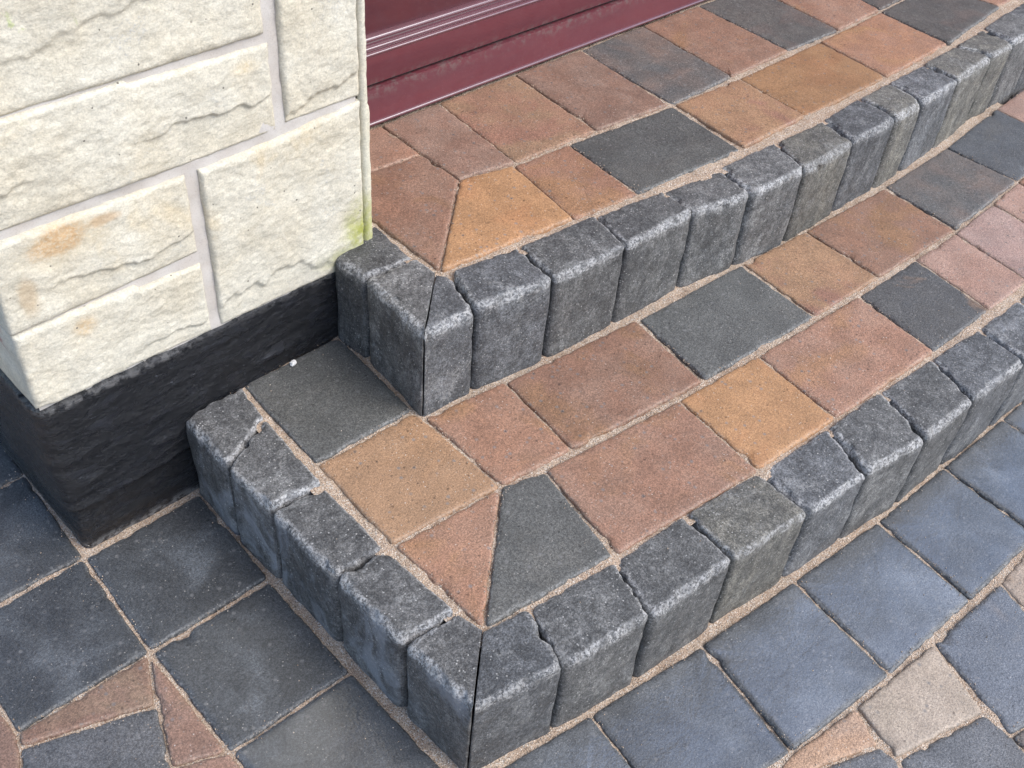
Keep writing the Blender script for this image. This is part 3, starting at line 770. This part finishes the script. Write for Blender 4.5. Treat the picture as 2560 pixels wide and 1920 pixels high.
# narrow rendered margin at the door side
def margin():
    V = []; F = []; n = 300
    for j in range(n + 1):
        z = 0.262 + (2.5 - 0.262) * (j / n) ** 1.6
        e = 0.4975 + 0.0022 * nz(z * 22, 1.0) + 0.001 * nz(z * 90, 2.0) + (0.002 if z < .5 else -0.001)
        i0 = 0.4845 + 0.0008 * nz(z * 30, 5.0)
        V += [(i0 - 0.001, 0.006, z), (i0 + 0.0008, 0.0010, z), (i0 + 0.004, -0.0022 + 0.001 * nz(z * 50, 8.0), z), (e - 0.002, -0.001, z), (e, 0.004, z), (e + 0.001, 0.14, z)]
    for j in range(n):
        for i in range(5): F.append((j * 6 + i, j * 6 + i + 1, j * 6 + i + 7, j * 6 + i + 6))
    return link('corner_margin', mesh_from('corner_margin', V, F), STONE, wall)
margin()

# bricks of the side wall behind the stone facing
def brick_mat():
    m = MB('red_brick')
    col = m.mix(m.ramp(m.noise(20, 4), 0.35, 0.65), (0.25, 0.085, 0.06), (0.30, 0.13, 0.10))
    return m.done(col, 0.85, m.bump(m.noise(200, 5, .7), .5, .002), .2)
BRICK = brick_mat()
boxm('side_wall_core', (0.012, 0.112, 0.0), (0.47, 3.0, 2.5), MORTAR, wall)
bme = None
for r in range(28):
    for c in range(12):
        y = 0.115 + c * 0.225 - (0.1125 if r % 2 else 0); zz = 0.30 + r * 0.078
        y0 = max(y, 0.113); y1 = y + 0.215
        if y1 - y0 < 0.03 or y0 > 1.6: continue
        boxm('brick', (0.003, y0, zz), (0.10, y1, zz + 0.068), BRICK, wall, 0.003, 1)

# black painted plinth, wrapping the corner
def plinth_material():
    m = MB('black_bitumen_paint')
    st = m.noise(60, 5, 0.7, m.scalevec((0.35, 0.35, 1.0)), 0.5)
    col = m.mix(m.ramp(st, 0.48, 0.75), (0.0030, 0.0034, 0.0052), (0.011, 0.013, 0.019))  # lighter bluish streaks imitate gloss highlights in the base colour
    col = m.mix(m.ramp(m.noise(240, 4, 0.75, m.scalevec((0.5, 0.5, 1.0))), 0.60, 0.70, 0, 0.6), col, (0.085, 0.09, 0.105))  # pale flecks: glints of the glossy coat painted into the colour
    w = m.attr('wear')
    col = m.mix(m.math('MULTIPLY', w, m.ramp(m.noise(85, 5, 0.7), 0.40, 0.58)), col, (0.30, 0.29, 0.28))
    n = m.bump(m.noise(150, 6, 0.75, m.scalevec((0.40, 0.40, 1.0))), 1.0, 0.004)
    n = m.bump(m.noise(420, 4, 0.7, m.scalevec((0.6, 0.6, 1.0))), 1.0, 0.002, n)
    return m.done(col, m.ramp(st, 0.3, 0.7, 0.16, 0.34), n, 0.5)
def plinth():
    path = []
    y = 1.6
    while y > 0.02: path.append((0.0, y, -1, 0)); y -= 0.02 if y > 0.4 else 0.005
    for k in range(9):
        a = math.radians(180 + 90 * k / 8); path.append((0.014 + 0.014 * math.cos(a), 0.014 + 0.014 * math.sin(a), math.cos(a), math.sin(a)))
    x = 0.018
    while x < 0.499: path.append((x, 0.0, 0, -1)); x += 0.003
    zs = [-0.03] + [0.268 * k / 112 for k in range(113)]
    V = []; F = []; wear = []; N = len(path)
    for j, z in enumerate(zs):
        for (x, y, nx, ny) in path:
            s = x - y
            low = 0.079 + 0.006 * nz(s * 9, 2.2) + 0.003 * nz(s * 40, 1.0) + 0.03 * max(0.0, x - 0.1)   # lower edge of the rendered band
            up = 1 / (1 + math.exp(-(z - low) / 0.0018))
            roll = math.exp(-((z - low - 0.007) / 0.006) ** 2)
            d = 0.0005 + 0.0066 * up + 0.0034 * roll * (0.6 + nz(s * 25, 3.0))
            l2 = 0.172 + 0.008 * nz(s * 6, 5.0)
            d += 0.0036 * math.exp(-((z - l2) / 0.007) ** 2) * (0.4 + nz(s * 14, 8.0))
            l3 = 0.125 + 0.008 * nz(s * 7, 15.0)
            d += 0.0030 * math.exp(-((z - l3) / 0.006) ** 2) * (0.3 + nz(s * 18, 18.0))
            d += 0.0018 * nz(s * 22, z * 60, 1.0) + 0.0010 * nz(s * 75, z * 190, 2.0) + 0.0006 * nz(s * 190, z * 420, 3.0)
            topz = 0.266 + 0.0025 * nz(s * 18, 6.6) + 0.0015 * nz(s * 70, 6.0) - 0.006 * min(1, max(0, x / 0.45))
            fade = max(0.0, min(1.0, (x - 0.10) / 0.25)) if y <= 0.014 else 0.0
            d -= 0.006 * fade * up
            zz = min(z, topz)
            if z >= topz: d = -0.03 * min(1.0, 0.4 + (z - topz) * 200)
            V.append((x + nx * d, y + ny * d, zz))
            t = math.exp(-((zz - topz + 0.004) / 0.004) ** 2) * (0.38 if x < 0.2 and y < 0.03 else 0.15)
            t = max(t, 0.5 * max(0, 1 - max(z, 0) / 0.010) * (1 if ny < -0.5 else 0.5))
            wear.append(min(1, t))
    for j in range(len(zs) - 1):
        for i in range(N - 1): F.append((j * N + i, j * N + i + 1, (j + 1) * N + i + 1, (j + 1) * N + i))
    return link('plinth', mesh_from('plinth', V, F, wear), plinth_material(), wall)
plinth()

# rest of the house front: head over the doorway and the far jamb (beyond the picture)
boxm('lintel', (0.483, 0.02, 2.35), (3.2, 0.24, 2.9), MORTAR, wall)
boxm('far_jamb', (3.2, 0.01, 0.0), (4.2, 0.30, 2.9), MORTAR, wall)

# ------------------------------------------------------------------ front door
def door_material(name, base, alt, r):
    m = MB(name)
    g_ = m.noise(18, 6, 0.65, m.scalevec((0.12, 1, 1.0)), 0.8)
    col = m.mix(m.ramp(g_, 0.35, 0.65), base, alt)
    col = m.mix(m.ramp(m.noise(380, 3, 0.7), 0.62, 0.75, 0, 0.22), col, (0.30, 0.20, 0.20))
    dust = m.ramp(m.noise(60, 5, 0.7), 0.48, 0.75, 0, 0.10)
    col = m.mix(dust, col, (0.15, 0.07, 0.075))
    zz = m.xyz()[2]
    grime = m.math('MULTIPLY', m.math('MULTIPLY', m.ramp(zz, 0.328, 0.351), m.ramp(zz, 0.372, 0.354)), m.ramp(m.noise(75, 5, 0.75), 0.46, 0.62))
    col = m.mix(m.math('MULTIPLY', grime, 0.55), col, (0.13, 0.105, 0.095))
    n = m.bump(m.noise(90, 4, 0.6, m.scalevec((0.15, 1, 1))), 0.12, 0.001)
    return m.done(col, m.ramp(m.noise(50, 4), 0.3, 0.7, r, r + 0.15), n, 0.5)
DOOR = door_material('dark_red_door_paint', (0.090, 0.019, 0.027), (0.112, 0.023, 0.030), 0.42)
TRIM = door_material('dark_red_gloss_trim', (0.080, 0.022, 0.032), (0.095, 0.026, 0.036), 0.14)
PANEL = door_material('dark_red_panel', (0.058, 0.012, 0.018), (0.078, 0.015, 0.019), 0.35)
for _m in (TRIM,):
    _b = next(n for n in _m.node_tree.nodes if n.type == 'BSDF_PRINCIPLED')
    _b.inputs['Coat Weight'].default_value = 0.8; _b.inputs['Coat IOR'].default_value = 1.6; _b.inputs['Coat Roughness'].default_value = 0.18
GASKET = MB('black_gasket').done((0.015, 0.012, 0.012), 0.7)

door = empty('front_door', (0.48, 0.2385, 2 * RISE), 'dark red door with moulded panel and sill behind the upper step', 'door')
door.rotation_euler = (0, 0, math.radians(-1.46))

def extrude(name, prof, x0, x1, mat):
    """profile in (y, z), run along x"""
    V = []; F = []; n = len(prof); m = 12
    for k in range(m + 1):
        x = x0 + (x1 - x0) * k / m
        V += [(x, p[0], p[1]) for p in prof]
    for k in range(m):
        for i in range(n): F.append((k * n + i, k * n + (i + 1) % n, (k + 1) * n + (i + 1) % n, (k + 1) * n + i))
    F.append(tuple(range(n - 1, -1, -1))); F.append(tuple(range(m * n, m * n + n)))
    me = mesh_from(name, V, F, None, True)
    o = link(name, me, mat, door)
    md = o.modifiers.new('edges', 'EDGE_SPLIT'); md.split_angle = math.radians(38)
    return o
def arc(cy_, cz_, r, a0, a1, n=6): return [(cy_ + r * math.cos(math.radians(a0 + (a1 - a0) * i / n)), cz_ + r * math.sin(math.radians(a0 + (a1 - a0) * i / n))) for i in range(n + 1)]
X0, X1 = 0.0, 2.7
# sill: sloping weathered top, rounded nose
extrude('sill', [(0.06, 0.0015)] + [(0.004, 0.0015)] + [(0.0012, 0.003)] + [(0.0016, 0.0100), (0.0062, 0.0605), (0.0064, 0.0620), (0.06, 0.0640)], X0, X1, DOOR)
extrude('sill_nose', [(0.0035, 0.0012)] + arc(0.0006, 0.0058, 0.0036, 300, 110, 8) + [(0.0035, 0.0100)], X0, X1, TRIM)
extrude('weather_seal', [(0.075, 0.0645), (0.0150, 0.0645), (0.0150, 0.075), (0.075, 0.075)], X0, X1, GASKET)
extrude('bottom_rail', [(0.07, 0.0680)] + arc(0.0120, 0.0695, 0.0015, 270, 180, 3) + [(0.0105, 0.1150), (0.07, 0.1150)], X0, X1, DOOR)
extrude('moulding', [(0.07, 0.1152)] + [(0.0100, 0.1152)] + arc(0.0120, 0.1176, 0.0028, 200, 100, 5) + [(0.0160, 0.1212)] + arc(0.0185, 0.1240, 0.0036, 215, 95, 6) + [(0.0245, 0.1292)] + arc(0.0280, 0.1340, 0.0052, 215, 95, 6) + [(0.0330, 0.1400), (0.07, 0.1400)], X0, X1, TRIM)
boxm('panel', (X0, 0.0340, 0.1402), (X1, 0.075, 2.02), PANEL, door)
for xx in (X0, 1.32): boxm('stile', (xx, 0.0105, 0.1406), (xx + 0.045, 0.0338, 2.02), DOOR, door, 0.004)
boxm('top_rail', (X0, 0.021, 2.0205), (X1, 0.075, 2.08), DOOR, door, 0.004)

# ------------------------------------------------------------------ small thing
random.seed(2)
V = []; F = []
for j in range(6):
    for i in range(8):
        t = math.pi * (j + .5) / 6; p = 2 * math.pi * i / 8; r = 0.0042 * (1 + 0.5 * nz(math.cos(p) * 2, math.sin(p) * 2, j * .7))
        V.append((r * math.sin(t) * math.cos(p) * 1.3, r * math.sin(t) * math.sin(p), 0.003 + r * 0.8 * math.cos(t)))
for j in range(5):
    for i in range(8): F.append((j * 8 + i, (j + 1) * 8 + i, (j + 1) * 8 + (i + 1) % 8, j * 8 + (i + 1) % 8))
F += [tuple(range(7, -1, -1)), tuple(range(40, 48))]
F = [f[::-1] for f in F]
pm = MB('pale_grit').done((0.55, 0.53, 0.50), 0.9)
pb = link('grit_lump', mesh_from('grit_lump', V, F, None, False), pm, None, (0.3411, -0.0122, RISE + 0.0002))
pb['label'] = 'tiny white lump of grit on the dark paver beside the black plinth'; pb['category'] = 'grit'
